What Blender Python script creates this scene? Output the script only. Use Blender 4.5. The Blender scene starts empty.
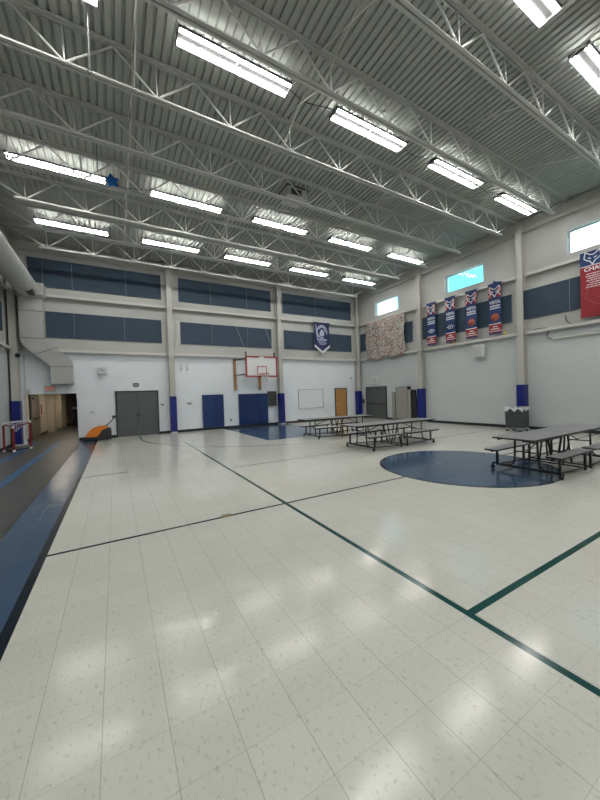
import bpy, math, random
from mathutils import Matrix, Vector
random.seed(7)
PI = math.pi
COL = bpy.context.scene.collection

# ------------------------------------------------------------ camera, world, exposure
cam_d = bpy.data.cameras.new('camera'); cam = bpy.data.objects.new('camera', cam_d); COL.objects.link(cam)
R_ = [[0.8664220389566847, 0.49795361245618763, 0.03681100721216575],
      [-0.4982564559616793, 0.867029025764072, -0.0010828550740049538],
      [-0.03245542331642558, -0.01740311249279956, 0.9993216585128707]]
m4 = Matrix.Identity(4)
for i in range(3):
    m4[i][0] = R_[i][0]; m4[i][1] = R_[i][2]; m4[i][2] = -R_[i][1]
m4[2][3] = 1.7152
cam.matrix_world = m4
cam_d.sensor_fit = 'VERTICAL'; cam_d.sensor_height = 36.0; cam_d.lens = 321.08 * 36 / 800
cam_d.clip_start = 0.05; cam_d.clip_end = 300
bpy.context.scene.camera = cam
vs = bpy.context.scene.view_settings
vs.view_transform = 'Standard'; vs.look = 'None'; vs.gamma = 1; vs.use_curve_mapping = False
vs.exposure = 1.85
TUBE = 16.0      # fluorescent tube radiance
SKYS = 1.0

world = bpy.data.worlds.new('sky'); bpy.context.scene.world = world; world.use_nodes = True
nt = world.node_tree; nt.nodes.clear()
wo = nt.nodes.new('ShaderNodeOutputWorld'); bg = nt.nodes.new('ShaderNodeBackground')
tc = nt.nodes.new('ShaderNodeTexCoord'); mp = nt.nodes.new('ShaderNodeMapping')
mp.inputs['Location'].default_value = (0.35, 0.2, 0.0)
nz = nt.nodes.new('ShaderNodeTexNoise'); nz.inputs['Scale'].default_value = 2.2; nz.inputs['Detail'].default_value = 5
cr = nt.nodes.new('ShaderNodeValToRGB')
cr.color_ramp.elements[0].position = 0.47; cr.color_ramp.elements[0].color = (0.10, 0.52, 0.62, 1)
cr.color_ramp.elements[1].position = 0.56; cr.color_ramp.elements[1].color = (2.2, 2.6, 3.1, 1)
nt.links.new(tc.outputs['Generated'], mp.inputs['Vector']); nt.links.new(mp.outputs[0], nz.inputs['Vector'])
def cloud(c, r):
    vm = nt.nodes.new('ShaderNodeVectorMath'); vm.operation = 'DISTANCE'; nt.links.new(tc.outputs['Generated'], vm.inputs[0]); vm.inputs[1].default_value = c
    mm = nt.nodes.new('ShaderNodeMapRange'); mm.inputs['From Min'].default_value = r * 1.25; mm.inputs['From Max'].default_value = r * .8
    mm.inputs['To Min'].default_value = 0; mm.inputs['To Max'].default_value = .22; nt.links.new(vm.outputs['Value'], mm.inputs['Value']); return mm.outputs[0]
def madd(a, b):
    x = nt.nodes.new('ShaderNodeMath'); x.operation = 'ADD'; nt.links.new(a, x.inputs[0])
    if isinstance(b, float): x.inputs[1].default_value = b
    else: nt.links.new(b, x.inputs[1])
    return x.outputs[0]
fac = madd(madd(madd(nz.outputs['Fac'], -.06), cloud((.64, .73, .23), .085)), cloud((.93, .22, .31), .16))
nt.links.new(fac, cr.inputs[0]); nt.links.new(cr.outputs[0], bg.inputs[0])
bg.inputs[1].default_value = SKYS
nt.links.new(bg.outputs[0], wo.inputs[0])

# ------------------------------------------------------------ constants (metres)
XR, XL, YF, YB = 14.57, -3.66, 17.14, -3.3
ZD = 8.42         # underside of roof deck
T = 0.3048; GX, GY = 0.183, 0.263

# ------------------------------------------------------------ materials
class NB:
    """small node expression helper"""
    def __init__(s, nt): s.nt = nt
    def n(s, t): return s.nt.nodes.new(t)
    def put(s, sock, v):
        if hasattr(v, 'default_value') or hasattr(v, 'is_output'): s.nt.links.new(v, sock)
        else: sock.default_value = v
    def m(s, op, a, b=0.0, c=0.0):
        x = s.n('ShaderNodeMath'); x.operation = op
        s.put(x.inputs[0], a); s.put(x.inputs[1], b)
        if op in ('MULTIPLY_ADD', 'SMOOTH_MIN', 'WRAP', 'COMPARE'): s.put(x.inputs[2], c)
        return x.outputs[0]
    def mix(s, f, a, b):
        x = s.n('ShaderNodeMix'); x.data_type = 'RGBA'
        s.put(x.inputs[0], f)
        for k, v in ((6, a), (7, b)):
            if isinstance(v, tuple): x.inputs[k].default_value = (*v, 1) if len(v) == 3 else v
            else: s.nt.links.new(v, x.inputs[k])
        return x.outputs[2]
    def noise(s, vec, scale, detail=2, rough=0.5):
        x = s.n('ShaderNodeTexNoise'); x.inputs['Scale'].default_value = scale
        x.inputs['Detail'].default_value = detail; x.inputs['Roughness'].default_value = rough
        if vec is not None: s.nt.links.new(vec, x.inputs['Vector'])
        return x.outputs['Fac']
    def bump(s, h, strength, dist):
        x = s.n('ShaderNodeBump'); x.inputs['Strength'].default_value = strength; x.inputs['Distance'].default_value = dist
        s.nt.links.new(h, x.inputs['Height']); return x.outputs[0]

def new_mat(name):
    m = bpy.data.materials.new(name); m.use_nodes = True
    b = m.node_tree.nodes['Principled BSDF']
    return m, NB(m.node_tree), b

def mat(name, col, rough=0.6, metal=0.0, var=0.06, scale=6.0, bump=0.0):
    m, q, b = new_mat(name)
    g = q.n('ShaderNodeNewGeometry').outputs['Position']
    f = q.noise(g, scale, 3)
    lo = tuple(max(0, c * (1 - var)) for c in col); hi = tuple(min(1, c * (1 + var)) for c in col)
    q.nt.links.new(q.mix(f, lo, hi), b.inputs['Base Color'])
    b.inputs['Roughness'].default_value = rough; b.inputs['Metallic'].default_value = metal
    if bump: q.nt.links.new(q.bump(f, bump, 0.01), b.inputs['Normal'])
    return m

def emit(name, col, s):
    m, q, b = new_mat(name)
    b.inputs['Base Color'].default_value = (*col, 1)
    b.inputs['Emission Color'].default_value = (*col, 1); b.inputs['Emission Strength'].default_value = s
    return m

def wall_mat(name, axis):
    """painted blockwork to 3.87 m, smooth precast above"""
    m, q, b = new_mat(name)
    g = q.n('ShaderNodeNewGeometry').outputs['Position']
    sp = q.n('ShaderNodeSeparateXYZ'); q.nt.links.new(g, sp.inputs[0])
    u = sp.outputs[0] if axis == 'x' else sp.outputs[1]; z = sp.outputs[2]
    cb = q.n('ShaderNodeCombineXYZ'); q.nt.links.new(u, cb.inputs[0]); q.nt.links.new(z, cb.inputs[1])
    br = q.n('ShaderNodeTexBrick'); q.nt.links.new(cb.outputs[0], br.inputs['Vector'])
    br.inputs['Scale'].default_value = 1.0; br.inputs['Brick Width'].default_value = 0.4; br.inputs['Row Height'].default_value = 0.2
    br.inputs['Mortar Size'].default_value = 0.006; br.inputs['Mortar Smooth'].default_value = 0.4
    w_ = (0.76, 0.80, 0.835) if axis == 'x' else (0.53, 0.565, 0.565)  # one paint; the brighter and dimmer light is put into two tones
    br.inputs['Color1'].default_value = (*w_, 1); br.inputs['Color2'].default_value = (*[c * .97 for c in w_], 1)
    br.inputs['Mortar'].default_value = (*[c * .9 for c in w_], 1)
    up = q.m('GREATER_THAN', z, 3.87)
    nz = q.noise(g, 0.9, 4)
    upc = q.mix(nz, (0.41, 0.41, 0.385), (0.48, 0.48, 0.455))
    col = q.mix(up, br.outputs['Color'], upc)
    fine = q.noise(g, 60, 3)
    q.nt.links.new(q.mix(q.m('MULTIPLY', fine, 0.12), col, (0.36, 0.37, 0.37)), b.inputs['Base Color'])
    inv = q.m('MULTIPLY', q.m('SUBTRACT', 1.0, br.outputs['Fac']), q.m('SUBTRACT', 1.0, up))
    q.nt.links.new(q.bump(q.m('ADD', inv, q.m('MULTIPLY', fine, 0.3)), 0.35, 0.004), b.inputs['Normal'])
    b.inputs['Roughness'].default_value = 0.6
    return m

def floor_mat():
    m, q, b = new_mat('vinyl_tile_floor')
    g = q.n('ShaderNodeNewGeometry').outputs['Position']
    sp = q.n('ShaderNodeSeparateXYZ'); q.nt.links.new(g, sp.inputs[0]); X, Y = sp.outputs[0], sp.outputs[1]
    def box(x0, x1, y0, y1):
        a = q.m('MULTIPLY', q.m('GREATER_THAN', X, x0), q.m('LESS_THAN', X, x1))
        c = q.m('MULTIPLY', q.m('GREATER_THAN', Y, y0), q.m('LESS_THAN', Y, y1))
        return q.m('MULTIPLY', a, c)
    def dist(cx, cy):
        dx = q.m('SUBTRACT', X, cx); dy = q.m('SUBTRACT', Y, cy)
        return q.m('SQRT', q.m('ADD', q.m('MULTIPLY', dx, dx), q.m('MULTIPLY', dy, dy)))
    def ring(d, r, w): return q.m('LESS_THAN', q.m('ABSOLUTE', q.m('SUBTRACT', d, r)), w / 2)
    tx = q.m('DIVIDE', q.m('SUBTRACT', X, GX - 30 * T), T); ty = q.m('DIVIDE', q.m('SUBTRACT', Y, GY - 30 * T), T)
    cb = q.n('ShaderNodeCombineXYZ'); q.put(cb.inputs[0], q.m('FLOOR', tx)); q.put(cb.inputs[1], q.m('FLOOR', ty))
    wn = q.n('ShaderNodeTexWhiteNoise'); wn.noise_dimensions = '3D'; q.nt.links.new(cb.outputs[0], wn.inputs['Vector'])
    rv = wn.outputs['Value']
    fx = q.m('ABSOLUTE', q.m('SUBTRACT', q.m('FRACT', tx), 0.5)); fy = q.m('ABSOLUTE', q.m('SUBTRACT', q.m('FRACT', ty), 0.5))
    # joints: the ones running down the hall read stronger
    jx = q.m('GREATER_THAN', fx, 0.5 - 0.0026 / T); jy = q.m('GREATER_THAN', fy, 0.5 - 0.0020 / T)
    grout = q.m('MAXIMUM', q.m('MULTIPLY', jx, 0.42), q.m('MULTIPLY', jy, 0.26))
    # marbling flecks, direction alternates tile by tile
    mpn = q.n('ShaderNodeMapping'); mpn.inputs['Scale'].default_value = (1.0, 0.55, 1.0); mpn.inputs['Rotation'].default_value = (0, 0, 0.6)
    q.nt.links.new(g, mpn.inputs[0])
    fl = q.noise(mpn.outputs[0], 48, 3, 0.6)
    flm = q.m('MULTIPLY', q.m('SUBTRACT', fl, 0.575), 10.0); flm = q.m('MINIMUM', q.m('MAXIMUM', flm, 0.0), 1.0)
    big = q.noise(g, 0.55, 4, 0.6)
    base = q.mix(big, (0.565, 0.565, 0.50), (0.665, 0.66, 0.60))
    base = q.mix(q.m('MULTIPLY', rv, 0.22), base, (0.50, 0.50, 0.44))
    base = q.mix(q.m('MULTIPLY', flm, 0.5), base, (0.33, 0.33, 0.28))
    # scuffs
    mps = q.n('ShaderNodeMapping'); mps.inputs['Scale'].default_value = (6.0, 0.5, 1.0); mps.inputs['Rotation'].default_value = (0, 0, -0.5)
    q.nt.links.new(g, mps.inputs[0])
    sc = q.noise(mps.outputs[0], 2.3, 2); scm = q.m('MINIMUM', q.m('MAXIMUM', q.m('MULTIPLY', q.m('SUBTRACT', sc, 0.74), 30.0), 0.0), 1.0)
    base = q.mix(q.m('MULTIPLY', scm, 0.35), base, (0.30, 0.29, 0.26))
    blue = q.mix(fl, (0.030, 0.066, 0.125), (0.064, 0.112, 0.190))
    blue = q.mix(q.m('MULTIPLY', rv, 0.18), blue, (0.11, 0.15, 0.21))
    black = (0.012, 0.018, 0.028); green = (0.004, 0.058, 0.052)
    d = dist(6.76, 4.50)
    col = q.mix(q.m('LESS_THAN', d, 1.77), base, blue)
    col = q.mix(box(5.0, 8.7, 11.2, YF + 1), col, blue)
    col = q.mix(q.m('MULTIPLY', grout, 1.0), col, (0.16, 0.16, 0.145))
    # court lines
    lines = ring(d, 1.77, 0.07)
    lines = q.m('MAXIMUM', lines, box(-0.75, 4.99, 4.50, 4.55))
    lines = q.m('MAXIMUM', lines, box(8.53, XR, 4.50, 4.55))
    lines = q.m('MAXIMUM', lines, box(-0.70, 0.20, 8.68, 8.72))
    hd = dist(6.85, 15.55)
    arc = q.m('MULTIPLY', ring(hd, 5.95, 0.045), q.m('LESS_THAN', Y, 15.55))
    lines = q.m('MAXIMUM', lines, arc)
    lines = q.m('MAXIMUM', lines, q.m('MAXIMUM', box(0.88, 0.925, 15.55, YF), box(12.78, 12.825, 15.55, YF)))
    col = q.mix(lines, col, black)
    col = q.mix(q.m('MULTIPLY', q.m('MAXIMUM', box(2.27, 13.0, 7.50, 7.53), box(4.99, 8.53, 4.505, 4.54)), 0.8), col, black)
    grn = q.m('MAXIMUM', box(2.245, 2.305, -2.5, 13.0), box(2.27, 13.2, 1.455, 1.515))
    col = q.mix(grn, col, green)
    # worn logo discs on the centre line
    sx = q.m('MULTIPLY', q.m('SUBTRACT', X, 1.33), 0.8); sy = q.m('SUBTRACT', Y, 4.56)
    spot = q.m('LESS_THAN', q.m('SQRT', q.m('ADD', q.m('MULTIPLY', sx, sx), q.m('MULTIPLY', sy, sy))), 0.07)
    col = q.mix(q.m('MULTIPLY', spot, 0.75), col, (0.22, 0.16, 0.07))
    for cx_, cy_ in ((6.55, 4.95), (6.95, 4.25)):
        col = q.mix(q.m('MULTIPLY', q.m('LESS_THAN', dist(cx_, cy_), 0.09), 0.35), col, (0.30, 0.27, 0.16))
    # side strip: blue band, dark borders, speckled walkway with blue stripes
    spk = q.noise(g, 90, 2); walk = q.mix(spk, (0.047, 0.047, 0.047), (0.105, 0.103, 0.098))
    walk = q.mix(q.m('MULTIPLY', q.m('MAXIMUM', q.m('MULTIPLY', jx, 1.0), jy), 0.25), walk, (0.05, 0.05, 0.05))
    stripe = q.m('MAXIMUM', box(-2.26, -2.08, -4, YF + .4), box(-3.10, -2.92, -4, YF + .4))
    walk = q.mix(q.m('MULTIPLY', stripe, 0.95), walk, (0.025, 0.12, 0.27))
    strip = q.m('LESS_THAN', X, -0.80)
    col = q.mix(strip, col, blue)
    bl2 = q.mix(q.m('MULTIPLY', q.m('MAXIMUM', jx, jy), 0.4), blue, (0.02, 0.03, 0.05))
    col = q.mix(strip, col, bl2)
    col = q.mix(q.m('LESS_THAN', X, -1.31), col, walk)
    col = q.mix(box(-0.81, -0.73, -4, YF), col, black)
    col = q.mix(box(-1.37, -1.31, -4, YF), col, (0.045, 0.045, 0.045))
    q.nt.links.new(col, b.inputs['Base Color'])
    rn = q.noise(g, 3.0, 3)
    inv = q.m('ADD', q.m('MULTIPLY', strip, 0.05), q.m('MULTIPLY', q.m('LESS_THAN', X, -1.31), 0.17))
    q.nt.links.new(q.m('ADD', q.m('ADD', q.m('MULTIPLY', rn, 0.12), 0.09), inv), b.inputs['Roughness'])
    b.inputs['Specular IOR Level'].default_value = 0.36
    hb = q.m('ADD', q.m('MULTIPLY', q.m('MAXIMUM', jx, jy), -0.5), q.m('ADD', q.m('MULTIPLY', fl, 0.10), q.m('MULTIPLY', q.noise(g, 2.2, 2), 1.6)))
    q.nt.links.new(q.bump(hb, 0.14, 0.003), b.inputs['Normal'])
    return m

M = {}
M['wall_x'] = wall_mat('wall_paint_lit_tone', 'x'); M['wall_y'] = wall_mat('wall_paint_dim_tone', 'y')
M['floor'] = floor_mat()
M['deck'] = mat('dimmed_white_deck', (0.37, 0.385, 0.355), 0.7, 0, .10, 1.3)  # white deck paint, with the roof's dimness put into a grey colour
M['steel'] = mat('pale_grey_steel_paint', (0.47, 0.48, 0.455), 0.6, 0, .07, 3)
M['col'] = mat('cream_steel_paint', (0.44, 0.43, 0.395), 0.45, 0, .06, 2)
M['girt'] = mat('light_grey_girt', (0.56, 0.55, 0.51), 0.45, 0, .05, 2)
M['acoustic'] = mat('navy_acoustic_fabric', (0.036, 0.058, 0.085), 0.9, 0, .12, 40, .2)
M['seam'] = mat('panel_edge_trim', (0.16, 0.20, 0.24), 0.6)
M['navy_pad'] = mat('navy_vinyl', (0.004, 0.027, 0.12), 0.42, 0, .08, 8)
M['blue_pad'] = mat('royal_blue_vinyl', (0.003, 0.011, 0.16), 0.4, 0, .08, 8)
M['base'] = mat('black_rubber', (0.012, 0.013, 0.015), 0.5)
M['door'] = mat('dark_grey_door_paint', (0.085, 0.095, 0.092), 0.5, 0, .08, 4)
M['frame'] = mat('charcoal_frame_paint', (0.030, 0.034, 0.034), 0.5)
M['chrome'] = mat('brushed_steel', (0.62, 0.62, 0.60), 0.28, 1.0)
M['black'] = mat('black_steel', (0.012, 0.012, 0.013), 0.4, 0, .1, 10)
M['laminate'] = mat('grey_speckled_laminate', (0.22, 0.22, 0.225), 0.42, 0, .18, 160)
M['edge'] = mat('black_edge_band', (0.015, 0.015, 0.017), 0.45)
M['white'] = mat('white_paint', (0.72, 0.73, 0.72), 0.5, 0, .03)
M['offwhite'] = mat('off_white_plastic', (0.58, 0.59, 0.58), 0.5, 0, .04)
M['reflector'] = mat('white_reflector', (0.86, 0.87, 0.86), 0.35, 0, .01)
M['fixture'] = mat('shade_toned_louvre', (0.10, 0.10, 0.10), 0.5)  # white lamp housing coloured dark to look shaded beside the tubes
M['web'] = mat('white_steel_web_paint', (0.62, 0.625, 0.60), 0.6, 0, .03, 3)
M['dull'] = mat('dull_grey_pipe', (0.16, 0.165, 0.155), 0.6)
M['galv'] = mat('grey_duct_paint', (0.40, 0.405, 0.385), 0.5, 0, .08, 2.5)
M['wood'] = mat('varnished_wood', (0.36, 0.20, 0.085), 0.45, 0, .22, 9)
M['wood_door'] = mat('oak_door', (0.40, 0.21, 0.07), 0.4, 0, .16, 7)
M['red'] = mat('red_paint', (0.30, 0.016, 0.012), 0.45)
M['orange'] = mat('orange_plastic', (0.72, 0.20, 0.015), 0.4, 0, .06)
M['rim'] = mat('orange_rim', (0.65, 0.13, 0.03), 0.4)
M['darkplastic'] = mat('charcoal_plastic', (0.022, 0.026, 0.028), 0.45)
M['bin'] = mat('grey_bin_plastic', (0.040, 0.050, 0.053), 0.5)
M['liner'] = mat('white_bin_liner', (0.62, 0.63, 0.63), 0.35, 0, .1, 30)
M['maroon'] = mat('maroon_tube', (0.22, 0.012, 0.018), 0.4)
M['ban_navy'] = mat('navy_banner_cloth', (0.012, 0.035, 0.13), 0.75, 0, .08, 20)
M['ban_red'] = mat('red_banner_cloth', (0.27, 0.018, 0.026), 0.75, 0, .08, 20)
M['ban_darkred'] = mat('dark_red_print', (0.27, 0.055, 0.055), 0.75)
M['ban_white'] = mat('white_print', (0.72, 0.73, 0.76), 0.75)
M['ban_grey'] = mat('lilac_print', (0.42, 0.44, 0.58), 0.75)
M['ban_black'] = mat('black_navy_cloth', (0.018, 0.021, 0.085), 0.7)
M['ball'] = mat('basketball_print', (0.45, 0.10, 0.04), 0.7)
M['hall'] = mat('cream_hall_paint', (0.56, 0.51, 0.42), 0.6, 0, .04, 2)
M['hallceil'] = mat('hall_ceiling_tile', (0.30, 0.28, 0.24), 0.8)
M['taupe'] = mat('taupe_door_paint', (0.20, 0.18, 0.145), 0.5)
M['stage'] = mat('warm_grey_carpet', (0.30, 0.29, 0.265), 0.9, 0, .1, 50)
M['board'] = mat('whiteboard_enamel', (0.74, 0.77, 0.79), 0.22, 0, .02)
M['bbwhite'] = mat('backboard_white', (0.66, 0.67, 0.66), 0.35, 0, .02)
M['net'] = mat('white_net_cord', (0.60, 0.60, 0.60), 0.8)
M['foil'] = mat('blue_foil', (0.01, 0.13, 0.45), 0.25, 0.4)
M['yellow'] = mat('yellow_felt', (0.62, 0.50, 0.09), 0.8)
M['screen'] = mat('dark_grille', (0.035, 0.037, 0.037), 0.6)
M['ventgrey'] = mat('olive_grey_metal', (0.085, 0.085, 0.075), 0.5)
M['exitred'] = emit('exit_letters', (0.85, 0.06, 0.04), 0.12)
M['tube'] = emit('fluorescent_tube', (1.0, 0.995, 0.97), TUBE)
M['hall_lamp'] = emit('hall_lamp', (1.0, 0.88, 0.70), 1.5)

gm, gq, gb = new_mat('window_glass')
gnt = gm.node_tree; gnt.nodes.remove(gb)
tr = gnt.nodes.new('ShaderNodeBsdfTransparent'); gl = gnt.nodes.new('ShaderNodeBsdfGlossy'); gl.inputs['Roughness'].default_value = 0.02
tr.inputs[0].default_value = (0.95, 0.98, 0.98, 1)
mx = gnt.nodes.new('ShaderNodeMixShader'); mx.inputs[0].default_value = 0.05
gnt.links.new(tr.outputs[0], mx.inputs[1]); gnt.links.new(gl.outputs[0], mx.inputs[2])
gnt.links.new(mx.outputs[0], gnt.nodes['Material Output'].inputs[0]); M['glass'] = gm

# quilt: dense little multicoloured pictures on a pale ground
qm, q, b = new_mat('patchwork_collage')
g = q.n('ShaderNodeNewGeometry').outputs['Position']
vo = q.n('ShaderNodeTexVoronoi'); vo.inputs['Scale'].default_value = 10.5; q.nt.links.new(g, vo.inputs['Vector'])
hs = q.n('ShaderNodeSeparateColor'); q.nt.links.new(vo.outputs['Color'], hs.inputs[0])
inner = q.m('LESS_THAN', vo.outputs['Distance'], q.m('MULTIPLY_ADD', hs.outputs[0], 0.32, 0.30))
ramp = q.n('ShaderNodeValToRGB'); ramp.color_ramp.interpolation = 'CONSTANT'
cols = [(0.045, 0.04, 0.05), (0.30, 0.10, 0.10), (0.42, 0.40, 0.36), (0.10, 0.10, 0.13), (0.40, 0.24, 0.17), (0.12, 0.16, 0.13), (0.5, 0.47, 0.44)]
ramp.color_ramp.elements[0].color = (*cols[0], 1); ramp.color_ramp.elements[1].position = 1 / 7; ramp.color_ramp.elements[1].color = (*cols[1], 1)
for i in range(2, 7):
    e = ramp.color_ramp.elements.new(i / 7); e.color = (*cols[i], 1)
q.nt.links.new(hs.outputs[1], ramp.inputs[0])
gr = q.mix(q.noise(g, 14, 3), (0.34, 0.27, 0.23), (0.44, 0.41, 0.38))
q.nt.links.new(q.mix(inner, gr, ramp.outputs[0]), b.inputs['Base Color']); b.inputs['Roughness'].default_value = 0.85
M['quilt'] = qm

# ------------------------------------------------------------ mesh builder
class MB:
    def __init__(s): s.v = []; s.f = []; s.sm = []
    def add(s, v, f, smooth=False):
        o = len(s.v); s.v += [tuple(p) for p in v]; s.f += [tuple(i + o for i in q) for q in f]; s.sm += [smooth] * len(f); return s
    def box(s, x0, x1, y0, y1, z0, z1):
        return s.add([(x0, y0, z0), (x1, y0, z0), (x1, y1, z0), (x0, y1, z0), (x0, y0, z1), (x1, y0, z1), (x1, y1, z1), (x0, y1, z1)],
                     [(0, 3, 2, 1), (4, 5, 6, 7), (0, 1, 5, 4), (1, 2, 6, 5), (2, 3, 7, 6), (3, 0, 4, 7)])
    def rbox(s, x0, x1, y0, y1, z0, z1, r=0.02, n=4, axis='y'):
        """box whose outline is rounded in the plane across the axis"""
        if axis == 'y': a0, a1, b0, b1, c0, c1 = x0, x1, z0, z1, y0, y1
        elif axis == 'z': a0, a1, b0, b1, c0, c1 = x0, x1, y0, y1, z0, z1
        else: a0, a1, b0, b1, c0, c1 = y0, y1, z0, z1, x0, x1
        pts = []
        for cx, cy, st in ((a1 - r, b1 - r, 0), (a0 + r, b1 - r, 1), (a0 + r, b0 + r, 2), (a1 - r, b0 + r, 3)):
            for k in range(n + 1):
                t = (st + k / n) * PI / 2; pts.append((cx + r * math.cos(t), cy + r * math.sin(t)))
        return s.prism(pts, c0, c1, axis)
    def prism(s, pts, c0, c1, axis='y', smooth=False):
        n = len(pts); mk = {'y': lambda a, b, c: (a, c, b), 'z': lambda a, b, c: (a, b, c), 'x': lambda a, b, c: (c, a, b)}[axis]
        v = [mk(a, b, c0) for a, b in pts] + [mk(a, b, c1) for a, b in pts]
        f = [(i, (i + 1) % n, n + (i + 1) % n, n + i) for i in range(n)]
        s.add(v, f, smooth)
        return s.add(v, [tuple(range(n - 1, -1, -1)), tuple(range(n, 2 * n))])
    def tube(s, pts, r, n=8, cap=True, closed=False):
        pts = [Vector(p) for p in pts]; m = len(pts); V = []
        up = Vector((0, 0, 1))
        for i, p in enumerate(pts):
            a = pts[(i - 1) % m] if (i or closed) else p; c = pts[(i + 1) % m] if (i < m - 1 or closed) else p
            d = (c - a).normalized()
            u = up.cross(d)
            if u.length < 0.1: u = Vector((1, 0, 0)).cross(d) if abs(d.x) < .9 else Vector((0, 1, 0)).cross(d)
            u.normalize(); w = d.cross(u)
            for k in range(n):
                t = 2 * PI * k / n; V.append(p + (u * math.cos(t) + w * math.sin(t)) * r)
        F = []
        for i in range(m if closed else m - 1):
            j = (i + 1) % m
            for k in range(n): F.append((i * n + k, i * n + (k + 1) % n, j * n + (k + 1) % n, j * n + k))
        s.add(V, F, True)
        if cap and not closed: s.add(V, [tuple(range(n - 1, -1, -1)), tuple(range((m - 1) * n, m * n))])
        return s
    def cyl(s, a, b, r, n=16): return s.tube([a, b], r, n)
    def bar(s, a, b, w, h=None):
        """square bar from a to b"""
        h = h or w; a, b = Vector(a), Vector(b); d = (b - a).normalized()
        u = Vector((0, 0, 1)).cross(d)
        if u.length < 0.05: u = Vector((0, 1, 0))
        u.normalize(); k = d.cross(u); u = u * w / 2; k = k * h / 2
        return s.add([a - u - k, a + u - k, a + u + k, a - u + k, b - u - k, b + u - k, b + u + k, b - u + k],
                     [(0, 3, 2, 1), (4, 5, 6, 7), (0, 1, 5, 4), (1, 2, 6, 5), (2, 3, 7, 6), (3, 0, 4, 7)])
    def lathe(s, prof, c=(0, 0, 0), n=20, axis='z'):
        V = []
        for r, h in prof:
            for k in range(n):
                t = 2 * PI * k / n; x, y = r * math.cos(t), r * math.sin(t)
                V.append((c[0] + x, c[1] + y, c[2] + h) if axis == 'z' else (c[0] + x, c[1] + h, c[2] + y))
        F = [(i * n + k, i * n + (k + 1) % n, (i + 1) * n + (k + 1) % n, (i + 1) * n + k) for i in range(len(prof) - 1) for k in range(n)]
        return s.add(V, F, True)
    def strip(s, pts, w, y0, y1, closed=False):
        """flat line of width w through (x,z) points, thickness y0..y1"""
        m = len(pts)
        for i in range(m if closed else m - 1):
            a = Vector(pts[i]); c = Vector(pts[(i + 1) % m]); d = (c - a)
            if d.length < 1e-6: continue
            d.normalize(); nrm = Vector((-d.y, d.x)) * w / 2; a2 = a - d * w * .3; c2 = c + d * w * .3
            s.prism([tuple(a2 - nrm), tuple(c2 - nrm), tuple(c2 + nrm), tuple(a2 + nrm)], y0, y1, 'y')
        return s
    def build(s, name, m, parent=None, bevel=0, fix=True):
        me = bpy.data.meshes.new(name); me.from_pydata(s.v, [], s.f); me.materials.append(m)
        for p, q in zip(me.polygons, s.sm): p.use_smooth = q
        me.update()
        if fix:
            import bmesh
            bm = bmesh.new(); bm.from_mesh(me); bmesh.ops.recalc_face_normals(bm, faces=bm.faces); bm.to_mesh(me); bm.free()
        o = bpy.data.objects.new(name, me); COL.objects.link(o)
        if parent: o.parent = parent
        if bevel:
            b = o.modifiers.new('bevel', 'BEVEL'); b.width = bevel; b.segments = 2; b.limit_method = 'ANGLE'
        return o

def tag(o, label, cat, group=None):
    o['label'] = label; o['category'] = cat
    if group: o['group'] = group
    return o
def thing(name, label, cat, loc=(0, 0, 0), rz=0, group=None):
    o = bpy.data.objects.new(name, None); o.empty_display_size = 0.1; COL.objects.link(o)
    o.location = loc; o.rotation_euler = (0, 0, rz); return tag(o, label, cat, group)
def struct(o): o['kind'] = 'structure'; return o
KIDS = {}
def kids(o): return [c for c in COL.objects if c.parent == o]
def dup(root, loc, label, rz=None, group=None):
    c = root.copy(); COL.objects.link(c); c.location = loc
    if rz is not None: c.rotation_euler = (0, 0, rz)
    c['label'] = label
    if group: c['group'] = group
    for ch in kids(root):
        d = ch.copy(); COL.objects.link(d); d.parent = c
        for gch in kids(ch):
            e = gch.copy(); COL.objects.link(e); e.parent = d
    return c
def lettering(name, s, size, m, parent, x, z, y=-0.012, depth=0.003, align='CENTER', sx=1.0, bold=0.0):
    cu = bpy.data.curves.new('t', 'FONT'); cu.body = s; cu.size = size; cu.align_x = align; cu.align_y = 'CENTER'; cu.extrude = depth; cu.offset = bold
    to = bpy.data.objects.new('t', cu); COL.objects.link(to)
    dg = bpy.context.evaluated_depsgraph_get(); me = bpy.data.meshes.new_from_object(to.evaluated_get(dg))
    bpy.data.objects.remove(to)
    me.transform(Matrix.Translation((x, y, z)) @ Matrix.Rotation(PI / 2, 4, 'X') @ Matrix.Diagonal((sx, 1, 1, 1)))
    me.materials.clear(); me.materials.append(m)
    o = bpy.data.objects.new(name, me); COL.objects.link(o); o.parent = parent; return o
ORD = ['first', 'second', 'third', 'fourth', 'fifth', 'sixth', 'seventh', 'eighth', 'ninth', 'tenth', 'eleventh']

# ============================================================ STRUCTURE
struct(MB().box(XL - .3, XR + .3, YB - .3, YF + 0.3, -.12, 0).box(-3.5, -1.45, YF + .3, 31.5, -.12, 0).build('floor', M['floor']))
# far wall with the hallway opening
OX0, OX1, OZ = -3.27, -1.47, 2.08
struct(MB().box(XL - .3, OX0, YF, YF + .3, 0, 8.7).box(OX0, OX1, YF, YF + .3, OZ, 8.7).box(OX1, XR + .3, YF, YF + .3, 0, 8.7).build('wall_back', M['wall_x']))
# right wall with clerestory windows
WY = [(-1.60, 0.32), (3.42, 5.32), (8.43, 10.35), (13.45, 15.37)]; WZ0, WZ1 = 6.54, 7.38
wr = MB().box(XR, XR + .3, YB - .3, YF, 0, WZ0).box(XR, XR + .3, YB - .3, YF, WZ1, 8.7)
e0 = YB - .3
for a, c in WY: wr.box(XR, XR + .3, e0, a, WZ0, WZ1); e0 = c
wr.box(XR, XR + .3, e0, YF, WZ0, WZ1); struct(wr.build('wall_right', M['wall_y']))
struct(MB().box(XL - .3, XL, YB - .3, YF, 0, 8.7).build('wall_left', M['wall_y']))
struct(MB().box(XL, XR, YB - .3, YB, 0, 8.7).build('wall_front', M['wall_x']))
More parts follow.
